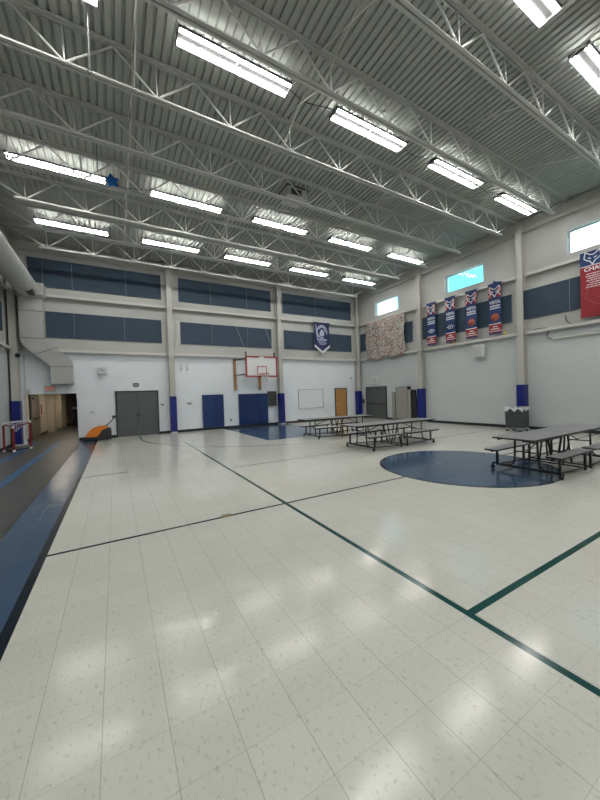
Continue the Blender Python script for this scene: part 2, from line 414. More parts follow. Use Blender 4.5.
# corrugated roof deck
pitch = 0.16; x = XL - .1; pr = []
while x < XR + .1:
    pr += [(x, ZD), (x + .098, ZD), (x + .110, ZD + .048), (x + .148, ZD + .048)]; x += pitch
dk = MB(); n = len(pr)
dk.add([(a, YB - .2, z) for a, z in pr] + [(a, YF + .2, z) for a, z in pr], [(i, i + 1, n + i + 1, n + i) for i in range(n - 1)])
dk.box(XL - .3, XR + .3, YB - .3, YF + .3, ZD + .12, ZD + .2)
struct(dk.build('ceiling', M['deck'], fix=False))
# windows
for i, (a, c) in enumerate(reversed(WY)):
    w = MB().box(XR + .12, XR + .18, a, c, WZ0, WZ0 + .05).box(XR + .12, XR + .18, a, c, WZ1 - .05, WZ1).box(XR + .12, XR + .18, a, a + .05, WZ0 + .05, WZ1 - .05).box(XR + .12, XR + .18, c - .05, c, WZ0 + .05, WZ1 - .05)
    w = struct(w.build('window_%d' % (i + 1), M['white']))
    MB().box(XR + .145, XR + .152, a + .05, c - .05, WZ0 + .05, WZ1 - .05).build('pane', M['glass'], w)
    MB().box(XR - .02, XR + .12, a, c, WZ0 - .02, WZ0 + .004).build('sill', M['girt'], w)
# baseboards
struct(MB().box(OX1 + .02, 0.0, YF - .02, YF, 0, .12).box(1.82, XR - .02, YF - .02, YF, 0, .12).build('baseboard_back', M['base']))
struct(MB().box(XR - .02, XR, YB, 14.55, 0, .12).box(XR - .02, XR, 16.42, YF - .02, 0, .12).build('baseboard_right', M['base']))
struct(MB().box(XL, XL + .02, YB, YF - .05, 0, .12).build('baseboard_left', M['base']))
# girts and eave beams (horizontal steel)
k = 1
def trim(mb, m='girt'):
    global k
    o = struct(mb.build('trim_%d' % k, M[m])); k += 1; return o
CX = [2.46, 8.43]; CY = [11.76, 6.80, 1.85]
segx = [(XL + .45, CX[0] - .16), (CX[0] + .16, CX[1] - .16), (CX[1] + .16, XR - .30)]
segy = [(CY[0] + .16, YF - .35), (CY[1] + .16, CY[0] - .16), (CY[2] + .16, CY[1] - .16), (YB + .05, CY[2] - .16)]
def cbar(mb, z, along, a, c, wallpos, sgn, d=.2, h=.09):
    """C-girt: web plus lips, standing off the wall by d"""
    if along == 'x': mb.box(a, c, wallpos - d, wallpos, z, z + .02).box(a, c, wallpos - d, wallpos - d + .02, z - h, z)
    else:
        x0, x1 = (wallpos - d, wallpos) if sgn > 0 else (wallpos, wallpos + d)
        xa, xb = (wallpos - d, wallpos - d + .02) if sgn > 0 else (wallpos + d - .02, wallpos + d)
        mb.box(x0, x1, a, c, z, z + .02).box(xa, xb, a, c, z - h, z)
for z in (3.93, 6.24):
    for (a, c) in segx:
        if z > 5 or a > -3: mb = MB(); cbar(mb, z, 'x', a, c, YF, 1); trim(mb)
        else: mb = MB(); cbar(mb, z, 'x', -3.2, c, YF, 1); trim(mb)
    for (a, c) in segy: mb = MB(); cbar(mb, z, 'y', a, c, XR, 1); trim(mb)
    mb = MB(); cbar(mb, z, 'y', YB + .05, 16.7, XL, -1); trim(mb)
trim(MB().box(XL + .02, XR - .02, YF - .10, YF, 8.0, 8.36), 'col')
trim(MB().box(XR - .22, XR, YB, YF - .12, 8.33, 8.36).box(XR - .22, XR - .2, YB, YF - .12, 7.95, 8.33).box(XR - .22, XR, YB, YF - .12, 7.92, 7.95), 'col')
trim(MB().box(XL, XL + .2, YB, YF - .12, 7.95, 8.36), 'col')

# hallway beyond the opening
struct(MB().box(-3.75, -3.45, YF + .3, 31.5, 0, 2.6).build('wall_hall_left', M['hall']))
struct(MB().box(-1.45, -1.15, YF + .3, 31.5, 0, 2.6).build('wall_hall_right', M['hall']))
struct(MB().box(-3.75, -1.15, 31.5, 31.8, 0, 2.6).build('wall_hall_end', M['hall']))
struct(MB().box(-3.45, -1.45, YF + .3, 31.5, 2.32, 2.5).build('ceiling_hall', M['hallceil']))
struct(MB().box(-3.45, -3.43, YF + .3, 18.85, 0, .12).box(-3.45, -3.43, 20.9, 23.2, 0, .12).build('baseboard_hall', M['base']))
for i, (y0, y1) in enumerate(((23.2, 23.9), (26.0, 26.6), (28.4, 28.9))):
    struct(MB().box(-3.45, -3.12, y0, y1, 0, 2.32).build('trim_%d' % k, M['hall'])); k += 1
door = struct(MB().box(-3.45, -3.40, 18.95, 20.85, 0, 2.12).build('door_1', M['frame']))
MB().box(-3.40, -3.355, 19.05, 20.78, 0.01, 2.02).build('door_leaf', M['taupe'], door)
MB().bar((-3.32, 19.2, 1.0), (-3.32, 20.6, 1.0), .05).box(-3.36, -3.33, 19.2, 19.26, .97, 1.03).box(-3.36, -3.33, 20.54, 20.6, .97, 1.03).build('push_bar', M['black'], door)
MB().box(-3.36, -3.28, 19.1, 19.5, 1.9, 1.97).build('door_closer', M['black'], door)
for i, (y0, y1) in enumerate(((24.4, 25.5), (27.0, 28.0))):
    d = struct(MB().box(-3.45, -3.41, y0, y1, 0, 2.1).build('door_%d' % (i + 2), M['taupe']))
    MB().bar((-3.38, y0 + .1, 1.0), (-3.38, y0 + .22, 1.0), .03).build('door_handle', M['chrome'], d)
s = thing('wall_sign', 'small red upright sign with pale lettering on the cream hallway wall', 'sign', (-3.44, 21.75, 1.35), -PI / 2 + PI)
MB().box(-.14, .14, -.02, 0, -.26, .26).build('sign_plate', M['red'], s)
for zz in (-.15, 0, .15): MB().box(-.09, .09, -.024, -.02, zz - .03, zz + .03).build('print_block', M['white'], s)
for i, y in enumerate((19.0, 22.0, 25.4)):
    l = thing('ceiling_light', ['flush hallway ceiling light nearest the gym opening', 'flush hallway ceiling light midway along the corridor', 'flush hallway ceiling light at the far end of the corridor'][i], 'light', (-2.45, y, 2.32), 0, 'hallway ceiling lights')
    MB().box(-.34, .34, -.64, .64, -.04, 0).build('frame', M['white'], l)
    MB().box(-.30, .30, -.60, .60, -.05, -.04).build('diffuser', M['hall_lamp'], l)
v = thing('vending_machine', 'tall black cabinet with pale shelf bands at the end of the hallway', 'cabinet', (-2.25, 30.2, 0))
MB().rbox(-.62, .62, -.4, .4, .0, 1.15, .03).build('lower_cabinet', M['black'], v)
MB().rbox(-.62, .62, -.4, .4, 1.32, 1.92, .03).build('upper_cabinet', M['black'], v)
MB().box(-.66, .66, -.43, .43, 1.15, 1.32).build('counter_band', M['white'], v)

# double doors and single door
def wall_point(o, wall):
    return o
def double_door(name, x0, loc, rz, W, Hh, bars, label=None):
    d = MB().box(-.06, 0, -.05, 0, 0, Hh + .06).box(W, W + .06, -.05, 0, 0, Hh + .06).box(0, W, -.05, 0, Hh, Hh + .06).build(name, M['frame'])
    struct(d); d.location = loc; d.rotation_euler = (0, 0, rz)
    for s0, s1 in ((.005, W / 2 - .004), (W / 2 + .004, W - .005)):
        MB().box(s0, s1, -.03, -.001, .012, Hh - .004).build('door_leaf', M['door'], d, .004)
    if bars:
        for s0, s1 in ((.08, W / 2 - .06), (W / 2 + .06, W - .08)):
            MB().box(s0, s1, -.085, -.055, .93, 1.0).box(s0, s0 + .05, -.055, -.03, .93, 1.0).box(s1 - .05, s1, -.055, -.03, .93, 1.0).build('push_bar', M['screen'], d, .006)
            MB().box(s0 + .05, s0 + .4, -.075, -.03, Hh - .12, Hh - .06).build('door_closer', M['frame'], d)
    else:
        MB().lathe([(.001, -.03), (.035, -.03), (.035, -.045), (.012, -.05), (.012, -.075), (.033, -.08), (.036, -.1), (.02, -.115), (.001, -.117)], (W / 2 + .09, 0, .98), 16, 'y').build('door_knob', M['chrome'], d)
        MB().box(W / 2 - .05, W / 2 + .0, -.045, -.03, .9, 1.06).build('latch_guard', M['black'], d)
    return d
double_door('door_4', 0, (.05, YF, 0), 0, 1.72, 2.08, False)
double_door('door_5', 0, (XR, 16.36, 0), -PI / 2, 1.75, 2.0, True)
d = MB().box(-.05, 0, -.05, 0, 0, 2.05).box(.88, .93, -.05, 0, 0, 2.05).box(0, .88, -.05, 0, 2.0, 2.05).build('door_6', M['frame']); struct(d); d.location = (12.53, YF, 0)
MB().box(.004, .876, -.035, -.001, .012, 1.995).build('door_leaf', M['wood_door'], d, .004)
MB().cyl((.08, -.035, 1.0), (.08, -.075, 1.0), .012).bar((.06, -.08, 1.0), (.19, -.08, 1.0), .02).build('door_handle', M['chrome'], d)

# ============================================================ COLUMNS
def column(x, y, rz, label, H=8.34):
    """wide-flange column standing against a wall, local -y faces the room"""
    c = thing('steel_column', label, 'column', (x, y, 0), rz, 'steel wall columns')
    MB().box(-.12, .12, -.34, -.325, 0, H).box(-.12, .12, -.035, -.02, 0, H).box(-.01, .01, -.325, -.035, 0, H).build('wide_flange_shaft', M['col'], c)
    MB().box(-.17, .17, -.40, 0, 0, .02).build('base_plate', M['steel'], c)
    return c
def col_pad(x, y, rz, label, H=1.82, w=.28):
    p = thing('column_pad', label, 'safety pad', (x, y, 0), rz, 'royal blue column pads')
    MB().rbox(-w / 2, w / 2, -.42, -.37, .09, H, .02, 3).build('front_cushion', M['blue_pad'], p, .012)
    for s in (-1, 1):
        MB().box(*sorted((s * w / 2, s * (w / 2 - .05))), -.37, -.06, .09, H).build('side_cushion', M['blue_pad'], p, .012)
    MB().box(-w / 2 + .02, w / 2 - .02, -.425, -.36, .02, .085).build('foot_strap', M['offwhite'], p)
    return p
colspec = [(CX[0], YF - .02, 0, 'beside the dark grey double doors on the far wall'),
           (CX[1], YF - .02, 0, 'right of the basketball backboard on the far wall'),
           (XR - .30, YF - .02, 0, 'in the far right corner of the gym'),
           (XR - .01, CY[0], -PI / 2, 'on the right wall between the collage and the blue banners'),
           (XR - .01, CY[1], -PI / 2, 'on the right wall behind the rubbish bin'),
           (XL + .2, YF - .02, 0, 'in the far left corner beside the hallway opening')]
for x, y, rz, t in colspec:
    column(x, y, rz, 'cream painted steel column ' + t)
    col_pad(x, y, rz, 'royal blue padding on column ' + t)
c = column(XR - .01, CY[2], -PI / 2, 'cream painted steel column on the right wall nearest the camera')

# ============================================================ ROOF JOISTS
JY = [15.65, 13.92, 12.18, 10.44, 8.70, 6.98, 5.24, 3.50, 1.77]
def joist():
    j = thing('roof_joist', '', 'joist', (0, JY[0], 0), 0, 'white open-web roof joists')
    MB().box(XL + .12, XR - .04, -.075, -.012, ZD - .012, ZD - .002).box(XL + .12, XR - .04, .012, .075, ZD - .012, ZD - .002).box(XL + .12, XR - .04, -.022, -.012, ZD - .08, ZD - .012).box(XL + .12, XR - .04, .012, .022, ZD - .08, ZD - .012).build('top_chord', M['steel'], j)
    zb = 7.66
    MB().box(-2.32, 13.35, -.07, -.012, zb, zb + .01).box(-2.32, 13.35, .012, .07, zb, zb + .01).box(-2.32, 13.35, -.022, -.012, zb + .01, zb + .075).box(-2.32, 13.35, .012, .022, zb + .01, zb + .075).build('bottom_chord', M['steel'], j)
    zt = ZD - .05; zl = zb + .05
    for i in range(11):
        xb = -2.07 + 1.51 * i
        MB().tube([(xb, 0, zl), (xb - .02, 0, zt)], .017, 6).build('vertical_web', M['web'], j)
        if i == 0: MB().tube([(XL + .35, 0, zt), (xb, 0, zl)], .020, 6).build('end_strut', M['web'], j)
        else: MB().tube([(xb - .755, 0, zt), (xb, 0, zl)], .021, 6).build('diagonal_web', M['web'], j)
        if i == 10: MB().tube([(xb, 0, zl), (XR - .35, 0, zt)], .020, 6).build('end_strut', M['web'], j)
        else: MB().tube([(xb, 0, zl), (xb + .755, 0, zt)], .021, 6).build('diagonal_web', M['web'], j)
    return j
j0 = joist(); j0['label'] = 'white open-web roof joist closest to the far wall'
for i, y in enumerate(JY[1:]):
    dup(j0, (0, y, 0), 'white open-web roof joist, %s out from the far wall' % ORD[i + 1])
# crossed bridging rods
BX = [0.50, 3.70, 7.76, 10.9]; first = None
cn = ['leftmost line', 'second line from left', 'third line from left', 'rightmost line']
zt, zl = ZD - .05, 7.70
for bi in range(len(JY) - 1):
    y0, y1 = JY[bi], JY[bi + 1]
    for xi, bx in enumerate(BX):
        lab = 'crossed grey bridging rods, %s joist bay from far wall, %s' % (ORD[bi], cn[xi])
        if first is None or bi == 0 and xi == 0:
            first = thing('cross_bridging', lab, 'bridging', (bx, y0, 0), 0, 'crossed bridging rods between joists')
            L = -1.735
            MB().tube([(0, -.03, zt), (0, L + .03, zl)], .012, 6).build('rod', M['girt'], first)
            MB().tube([(0.03, -.03, zl), (0.03, L + .03, zt)], .012, 6).build('rod', M['girt'], first)
        else: dup(first, (bx, y0, 0), lab)

# ============================================================ LIGHTS
LX = [-2.22, 1.17, 4.55, 7.93, 11.30]; LY = [14.35, 10.93, 5.97, 2.66, -1.2]  # last row is out of view, added for even illumination
rn = ['first row from the far wall', 'second row from the far wall', 'third row from the far wall', 'fourth row from the far wall', 'added unseen row behind the camera']
cl = ['leftmost', 'second from the left', 'middle one', 'second from the right', 'rightmost']
def fixture():
    W, L = .34, 2.22
    f = thing('high_bay_light', '', 'light', (0, 0, 0), 0, 'fluorescent high-bay lights')
    h = MB()
    # reflector: spine and slotted wings, their shade put into a dark colour
    h.box(0, L, -.045, .045, .03, .10)
    n = 26
    for i in range(n):
        x0 = i * L / n + .02
        for s in (-1, 1):
            a, c = sorted((s * .045, s * .165)); h.box(x0, x0 + .055, a, c, .045, .050)
    for s in (-1, 1):
        a, c = sorted((s * .165, s * .172)); h.box(0, L, a, c, -.005, .050)
        a, c = sorted((s * .104, s * .116)); h.box(0, L, a, c, .030, .052)
    h.build('reflector', M['fixture'], f)
    for x0 in (0, L - .012): MB().box(x0, x0 + .012, -.172, .172, -.02, .08).build('end_plate', M['fixture'], f)
    MB().box(L / 2 - .012, L / 2 + .012, -.165, .165, .0, .045).build('centre_plate', M['reflector'], f)
    for y in (-.135, -.085, .085, .135):
        MB().tube([(.03, y, .018), (L - .03, y, .018)], .0125, 8, False).build('tube', M['tube'], f)
    for x0 in (.25, L - .25):
        MB().tube([(x0, 0, .11), (x0, 0, .33)], .004, 5).build('hanger', M['steel'], f)
    return f
fx = None
for r, y in enumerate(LY):
    for c_, x in enumerate(LX):
        lab = 'lit white ceiling light, %s, %s' % (cl[c_], rn[r])
        if fx is None: fx = fixture(); fx.location = (x, y, 8.09); fx['label'] = lab
        else: dup(fx, (x, y, 8.09), lab)

# ============================================================ ACOUSTIC PANELS
def panel(w, h, loc, rz, label):
    p = thing('acoustic_panel', label, 'acoustic panel', loc, rz, 'navy acoustic wall panels')
    MB().box(.008, w - .008, -.05, 0, .008, h - .008).build('fabric_face', M['acoustic'], p, .006)
    MB().box(0, .008, -.052, 0, 0, h).box(w - .008, w, -.052, 0, 0, h).box(.008, w - .008, -.052, 0, 0, .008).box(.008, w - .008, -.052, 0, h - .008, h).build('edge_trim', M['seam'], p)
rows = [('upper', 6.60, 7.78, [[-2.95, -2.47, -1.45, .61, 2.13], [2.95, 4.56, 6.57, 8.05], [8.84, 11.11, 13.98]]),
        ('lower', 4.47, 5.58, [[-2.44, -1.44, .49, 2.09], [2.98, 4.57, 6.55, 8.03], [8.87, 11.2, 13.97]])]
bayn = ['left', 'middle', 'right']
for nm, z0, z1, bays in rows:
    for bi, xs in enumerate(bays):
        for i in range(len(xs) - 1):
            panel(xs[i + 1] - xs[i], z1 - z0, (xs[i], YF - .001, z0), 0, 'navy acoustic panel, far wall, %s row, %s bay, %s from left' % (nm, bayn[bi], ORD[i]))
rb = [(16.83, 12.42, 3, 'farthest bay, around the collage'), (11.82, 7.24, 3, 'bay behind the blue banners'), (6.80, 2.2, 3, 'bay beside the red banner')]
for y1, y0, n, t in rb:
    w = (y1 - y0) / n
    for i in range(n): panel(w, 1.17, (XR - .001, y1 - i * w, 4.45), -PI / 2, 'navy acoustic panel, right wall, %s, %s from left' % (t, ORD[i]))
for nm, z0, z1 in (('upper', 6.6, 7.78), ('lower', 4.5, 5.58)):
    for i, (a, c) in enumerate(((12.2, 14.2), (14.2, 16.2))):
        panel(c - a, z1 - z0, (XL + .001, a, z0), PI / 2, 'navy acoustic panel on left wall, %s row, %s the corner' % (nm, 'farther from' if i == 0 else 'next to'))

# ============================================================ FAR WALL FITTINGS
p = thing('wall_pad', 'narrow navy blue crash pad on the far wall left of the backboard', 'wall pad', (3.93, YF - .02, 0))
for i in range(2):
    MB().rbox(i * .56, i * .56 + .555, -.07, 0, .13, 1.85, .015, 3).build('cushion', M['navy_pad'], p, .012)
p = thing('wall_pad', 'wide navy blue crash pad under the basketball backboard', 'wall pad', (5.9, YF - .02, 0))
for i in range(3):
    MB().rbox(i * .583, i * .583 + .578, -.07, 0, .13, 1.84, .015, 3).build('cushion', M['navy_pad'], p, .012)
v = thing('wall_vent', 'olive grey louvred wall cabinet beside the wide navy pad', 'vent', (7.66, YF, 1.10))
MB().box(0, .54, -.10, 0, 0, .86).build('casing', M['ventgrey'], v, .006)
mb = MB()
for i in range(9): mb.box(.05, .49, -.115, -.10, .07 + i * .085, .12 + i * .085)
mb.build('louvre', M['screen'], v)
w = thing('whiteboard', 'large blank whiteboard on the far wall left of the wooden door', 'whiteboard', (9.73, YF, .83))
MB().box(.02, 1.81, -.02, 0, .02, 1.16).build('board_surface', M['board'], w)
MB().box(0, 1.83, -.03, 0, 0, .02).box(0, 1.83, -.03, 0, 1.16, 1.18).box(0, .02, -.03, 0, .02, 1.16).box(1.81, 1.83, -.03, 0, .02, 1.16).build('frame', M['dull'], w)
MB().box(.1, 1.73, -.08, -.03, -.0, .015).build('marker_ledge', M['steel'], w)
s = thing('wall_speaker', 'small white box speaker high on the far wall left of the double doors', 'speaker', (-.63, YF, 2.93))
MB().box(0, .32, -.2, 0, 0, .29).build('cabinet', M['offwhite'], s, .01)
MB().lathe([(.001, -.215), (.06, -.215), (.075, -.205), (.09, -.2)], (.16, 0, .16), 20, 'y').build('cone', M['steel'], s)
s = thing('exit_sign', 'white exit sign with red letters above the hallway opening', 'sign', (-2.56, YF, 2.17))
MB().box(0, .36, -.09, 0, 0, .25).build('casing', M['col'], s, .008)
lettering('lettering', 'EXIT', .165, M['exitred'], s, .18, .125, -.093, .003, sx=.95)
s = thing('room_sign', 'small black plaque on the far wall above the grey double doors', 'sign', (.75, YF, 2.33))
MB().rbox(0, .24, -.02, 0, 0, .17, .02, 3).build('plaque', M['frame'], s)
for xx in (.05, .13): MB().box(xx, xx + .06, -.023, -.02, .05, .12).build('print_block', M['steel'], s)
s = thing('room_sign', 'tiny black plate on the far wall right of the double doors', 'sign', (1.93, YF, 1.40))
MB().rbox(0, .15, -.02, 0, 0, .06, .01, 3).build('plaque', M['frame'], s)
MB().box(.03, .12, -.022, -.02, .025, .035).build('print_line', M['offwhite'], s)
s = thing('switch_plate', 'double grey switch plate between the blue column pad and narrow navy pad', 'switch', (3.16, YF, 1.36))
MB().box(0, .24, -.02, 0, 0, .15).build('plate', M['offwhite'], s, .004)
for xx in (.04, .14): MB().box(xx, xx + .07, -.03, -.02, .03, .12).build('switch', M['seam'], s)
s = thing('power_outlet', 'small black power outlet low on the far wall between the two navy pads', 'outlet', (5.40, YF, .38))
MB().box(0, .08, -.015, 0, 0, .12).build('plate', M['screen'], s)
MB().box(.02, .06, -.02, -.015, .02, .05).box(.02, .06, -.02, -.015, .07, .10).build('socket', M['black'], s)
s = thing('thermostat', 'round white knob plate on the far wall left of the floor scrubber', 'thermostat', (-.93, YF, 1.23))
MB().lathe([(.001, -.03), (.05, -.03), (.06, -.02), (.06, 0)], (0, 0, 0), 20, 'y').build('cover', M['offwhite'], s)
MB().lathe([(.001, -.045), (.02, -.045), (.024, -.03)], (0, 0, 0), 14, 'y').build('knob', M['white'], s)
for i, xx in enumerate((2.94, 3.24)):
    hk = thing('rope_hook', 'thin dark metal hook on the wall right of the column, %s of the pair' % ('left' if i == 0 else 'right'), 'hook', (xx, YF, 3.12), 0, 'rope hooks')
    MB().box(-.02, .02, -.012, 0, 0, .10).build('plate', M['frame'], hk)
    MB().tube([(0, -.01, .33), (0, -.02, .08), (0, -.05, .02), (0, -.09, .05)], .009, 6).build('hook', M['frame'], hk)
s = thing('wall_camera', 'small dark dome camera high on the far wall near the right corner', 'camera', (13.85, YF, 2.70))
MB().box(-.05, .05, -.04, 0, 0, .08).build('bracket', M['offwhite'], s)
MB().lathe([(.001, -.08), (.03, -.07), (.04, -.04), (.001, 0)], (0, -.06, .02), 14).build('dome', M['screen'], s)

# basketball backboard
YBB = 15.95
bb = thing('basketball_backboard', 'white rectangular backboard with red border on wall brackets above the navy pads', 'basketball hoop', (6.87, YBB, 2.75))
MB().box(-.87, .87, 0, .04, 0, 1.04).build('board', M['bbwhite'], bb)
mb = MB()
mb.box(-.91, .91, -.008, .05, -.03, .045).box(-.91, .91, -.008, .05, .995, 1.07).box(-.91, -.835, -.008, .05, .045, .995).box(.835, .91, -.008, .05, .045, .995)
mb.build('red_border', M['red'], bb)
mb = MB().box(-.28, .28, -.008, 0, .50, .545).box(-.28, -.24, -.008, 0, .10, .50).box(.24, .28, -.008, 0, .10, .50).box(-.24, .24, -.008, 0, .10, .14); mb.build('target_square', M['red'], bb)
MB().box(-.14, .14, -.010, -.0085, .97, 1.05).build('maker_plate', M['white'], bb)
hoop = [(.23 * math.cos(t * PI / 12), -.40 + .23 * math.sin(t * PI / 12), .12) for t in range(24)]
rim = MB().tube(hoop, .011, 8, closed=True).bar((-.06, 0, .12), (-.06, -.18, .12), .015).bar((.06, 0, .12), (.06, -.18, .12), .015).box(-.09, .09, -.02, 0, .06, .16).build('rim', M['rim'], bb)
net = MB(); nn = 12
for s in (-1, 1):
    for i in range(nn):
        pts = []
        for j in range(6):
            r = [.225, .19, .16, .14, .13, .13][j]; a = (i + s * j * .5) * 2 * PI / nn
            pts.append((r * math.cos(a), -.40 + r * math.sin(a), .11 - j * .085))
        net.tube(pts, .008, 4, False)
net.build('net', M['net'], rim)
dep = YF - YBB
mb = MB()
for z in (.12, .95):
    for xx in (-1.13, .33):
        mb.bar((xx, dep - .07, z), (xx * .78 + (.14 if xx > 0 else 0), .05, z), .04)
    mb.bar((-.88, .07, z), (.88, .07, z), .04)
    mb.bar((-1.13, dep - .07, z), (.30, .07, z), .02)
mb.build('bracket_arms', M['black'], bb)
for xx in (-1.13, .33):
    MB().box(xx - .075, xx + .075, dep - .07, dep, -.70, 1.03).build('mounting_plank', M['wood'], bb)
for xx in (-.86, .78):
    MB().box(xx - .03, xx + .03, .04, .08, .9, 1.30).build('upright_lug', M['black'], bb)
for xx in (-.86, .78):
    MB().tube([(xx, .06, 1.30), (xx - .35 if xx < 0 else xx - .25, dep - .12, 3.42)], .006, 5).build('support_cable', M['steel'], bb)

# pennant banner on far wall
b = thing('pennant_banner', 'dark navy pennant banner with pale emblem and white chevron hem, hung on the far wall', 'banner', (10.90, YF - .22, 6.20))
w = .56
prof = [(0, 0), (1.12, 0), (1.14, -1.45), (.57, -1.90), (.0, -1.45)]
MB().prism(prof, -.012, 0, 'y').build('cloth', M['ban_black'], b)
MB().prism([(0, -1.40), (.57, -1.80), (1.14, -1.40), (1.14, -1.53), (.57, -1.95), (0, -1.53)][::-1], -.02, -.012, 'y').build('chevron_hem', M['ban_white'], b)
MB().tube([(-.05, -.005, .0), (1.19, -.005, .0)], .018, 8).build('rod', M['frame'], b)
mb = MB()
cx, cz = .57, -.58
mb.strip([(cx + .37 * math.cos(t), cz + .40 * math.sin(t)) for t in [i * PI / 10 - .3 for i in range(18)]], .07, -.018, -.012)
mb.strip([(.12, -.15), (.16, -.6), (.22, -1.0)], .06, -.018, -.012)
mb.strip([(cx - .24, cz + .18), (cx - .05, cz + .34), (cx + .16, cz + .26), (cx + .24, cz + .02)], .08, -.022, -.018)
mb.prism([(cx - .20, cz - .22), (cx - .02, cz - .32), (cx + .18, cz - .18), (cx + .10, cz + .08), (cx - .04, cz + .16), (cx - .14, cz + .0)], -.018, -.012, 'y')
mb.build('emblem', M['ban_grey'], b)
mb = MB().box(.20, .92, -.017, -.012, -1.12, -1.04)
for i, (a, c) in enumerate(((.25, .85), (.3, .9), (.36, .8))): mb.box(a, c, -.017, -.012, -1.22 - i * .08, -1.185 - i * .08)
mb.build('print_lines', M['ban_grey'], b)

# ============================================================ RIGHT WALL FITTINGS (local x runs toward the camera)
RZ = -PI / 2
qd = thing('collage_tapestry', 'large pale tapestry of many tiny coloured pictures hung high on the right wall', 'tapestry', (XR - .225, 16.05, 3.76), RZ)
mb = MB(); nx, nzz = 26, 12; W = 3.2; V = []; F = []
for j in range(nzz + 1):
    for i in range(nx + 1):
        u = i / nx; t = j / nzz; sag = .08 * math.sin(u * PI * 5) * (1 - t); edge = .05 * math.sin(t * 9) * (1 if i in (0, nx) else 0)
        top = 2.40 + .03 * math.cos(u * 22); V.append((u * W + edge + (-.0 if i == 0 else 0), -.02 * math.sin(u * 17 + t * 2) - .012, sag * .6 + t * top + (1 - t) * .03 * math.sin(u * 14)))
for j in range(nzz):
    for i in range(nx): a = j * (nx + 1) + i; F.append((a, a + 1, a + nx + 2, a + nx + 1))
mb.add(V, F, True); ql = mb.build('cloth', M['quilt'], qd, fix=False)
so = ql.modifiers.new('thick', 'SOLIDIFY'); so.thickness = .008
MB().tube([(-.05, 0, 2.42), (W + .05, 0, 2.42)], .015, 6).build('hanging_rod', M['col'], qd)

def husky(mb, cx, cz, s, w, y0, y1):
    """line-drawn pointed-ear dog head"""
    pts = [(-.50, .05), (-.42, .50), (-.16, .28), (0, .22), (.16, .28), (.42, .50), (.50, .05), (.34, -.12), (.16, -.22), (0, -.48), (-.16, -.22), (-.34, -.12)]
    mb.strip([(cx + a * s, cz + c * s) for a, c in pts], w, y0, y1, True)
    for k_ in (-1, 1):
        mb.strip([(cx + k_ * .24 * s, cz + .04 * s), (cx + k_ * .10 * s, cz - .03 * s)], w, y0, y1)
def tall_banner(y, sport, label, top_patch=False):
    W, H = .53, 2.18
    b = thing('tall_banner', label, 'banner', (XR - .225, y, 4.05), RZ, 'tall navy sports banners')
    MB().box(0, W, -.01, 0, 0, H).build('cloth', M['ban_navy'], b)
    MB().tube([(-.03, -.004, H), (W + .03, -.004, H)], .014, 6).build('rod', M['ban_navy'], b)
    MB().box(0, W, -.013, -.01, .06, .42).build('caption_field', M['ban_red'], b)
    MB().box(0, .16, -.013, -.01, H - .62, H - .14).build('red_patch', M['ban_red'], b)
    MB().box(W - .16, W, -.013, -.01, H - .62, H - .14).build('red_patch', M['ban_red'], b)
    MB().box(0, W, -.015, -.010, .42, .455).build('white_stripe', M['ban_white'], b)
    MB().box(0, W, -.015, -.010, .115, .14).build('white_stripe', M['ban_white'], b)
    mb = MB(); husky(mb, W / 2, H - .36, .46, .035, -.018, -.0135); mb.build('dog_head_outline', M['ban_white'], b)
    for sg in (-1, 1):
        MB().strip([(W / 2 + sg * .25, H - .20), (W / 2 + sg * .12, H - .36), (W / 2 + sg * .25, H - .56)], .03, -.018, -.0135).build('chevron', M['ban_white'], b)
    for zz in (H - .97, H - 1.07):
        x0 = .06; mb = MB()
        for ww in (.05, .04, .06, .05, .04, .06, .05):
            mb.box(x0, x0 + ww, -.013, -.010, zz - .028, zz + .028); x0 += ww + .012
        mb.build('print_line', M['ban_white'], b)
    x0 = .08; mb = MB()
    for ww in (.05, .04, .05, .04, .06, .05): mb.box(x0, x0 + ww, -.018, -.0135, .20, .245); x0 += ww + .012
    mb.build('print_line', M['ban_white'], b)
    MB().box(W / 2 - .09, W / 2 + .09, -.018, -.0135, .30, .34).build('print_line', M['ban_white'], b)
    lettering('lettering', 'VISTA', .19, M['ban_white'], b, W / 2, H - .82, -.013, .002, sx=.92, bold=.004)
    if sport == 'ball':
        MB().lathe([(.001, -.016), (.17, -.016), (.17, -.010)], (W / 2, 0, .72), 28, 'y').build('basketball_print', M['ball'], b)
        mb = MB().strip([(W / 2 - .16, .70), (W / 2 + .16, .76)], .012, -.019, -.016).strip([(W / 2 - .03, .56), (W / 2 + .03, .88)], .012, -.019, -.016)
        mb.strip([(W / 2 - .12, .84), (W / 2 - .06, .72), (W / 2 - .10, .60)], .012, -.019, -.016).strip([(W / 2 + .12, .84), (W / 2 + .07, .74), (W / 2 + .12, .60)], .012, -.019, -.016)
        mb.build('ball_seams', M['ban_black'], b)
    else:
        mb = MB().strip([(.07, .73), (.15, .76), (.15, .70)], .03, -.015, -.010).strip([(W - .07, .73), (W - .15, .76), (W - .15, .70)], .03, -.015, -.010)
        for xx in (-.055, .055):
            mb.strip([(W / 2 + xx + .05 * math.cos(t * PI / 6), .73 + .085 * math.sin(t * PI / 6)) for t in range(12)], .026, -.015, -.010, True)
        mb.build('winged_emblem', M['ban_white'], b)
    if top_patch:
        MB().prism([(.02, H), (.20, H + .02), (.28, H + .12), (.32, H + .05), (.42, H + .03), (W, H + .0), (W, H - .05), (.02, H - .05)][::-1], -.02, -.011, 'y').build('folded_top', M['ban_navy'], b)
tall_banner(11.31, 'x', 'tall navy banner with white winged emblem, farthest left of the four')
tall_banner(10.22, 'x', 'tall navy banner with white winged emblem, second of the four, below the cyan window')
tall_banner(9.15, 'ball', 'tall navy banner with orange basketball, third of the four')
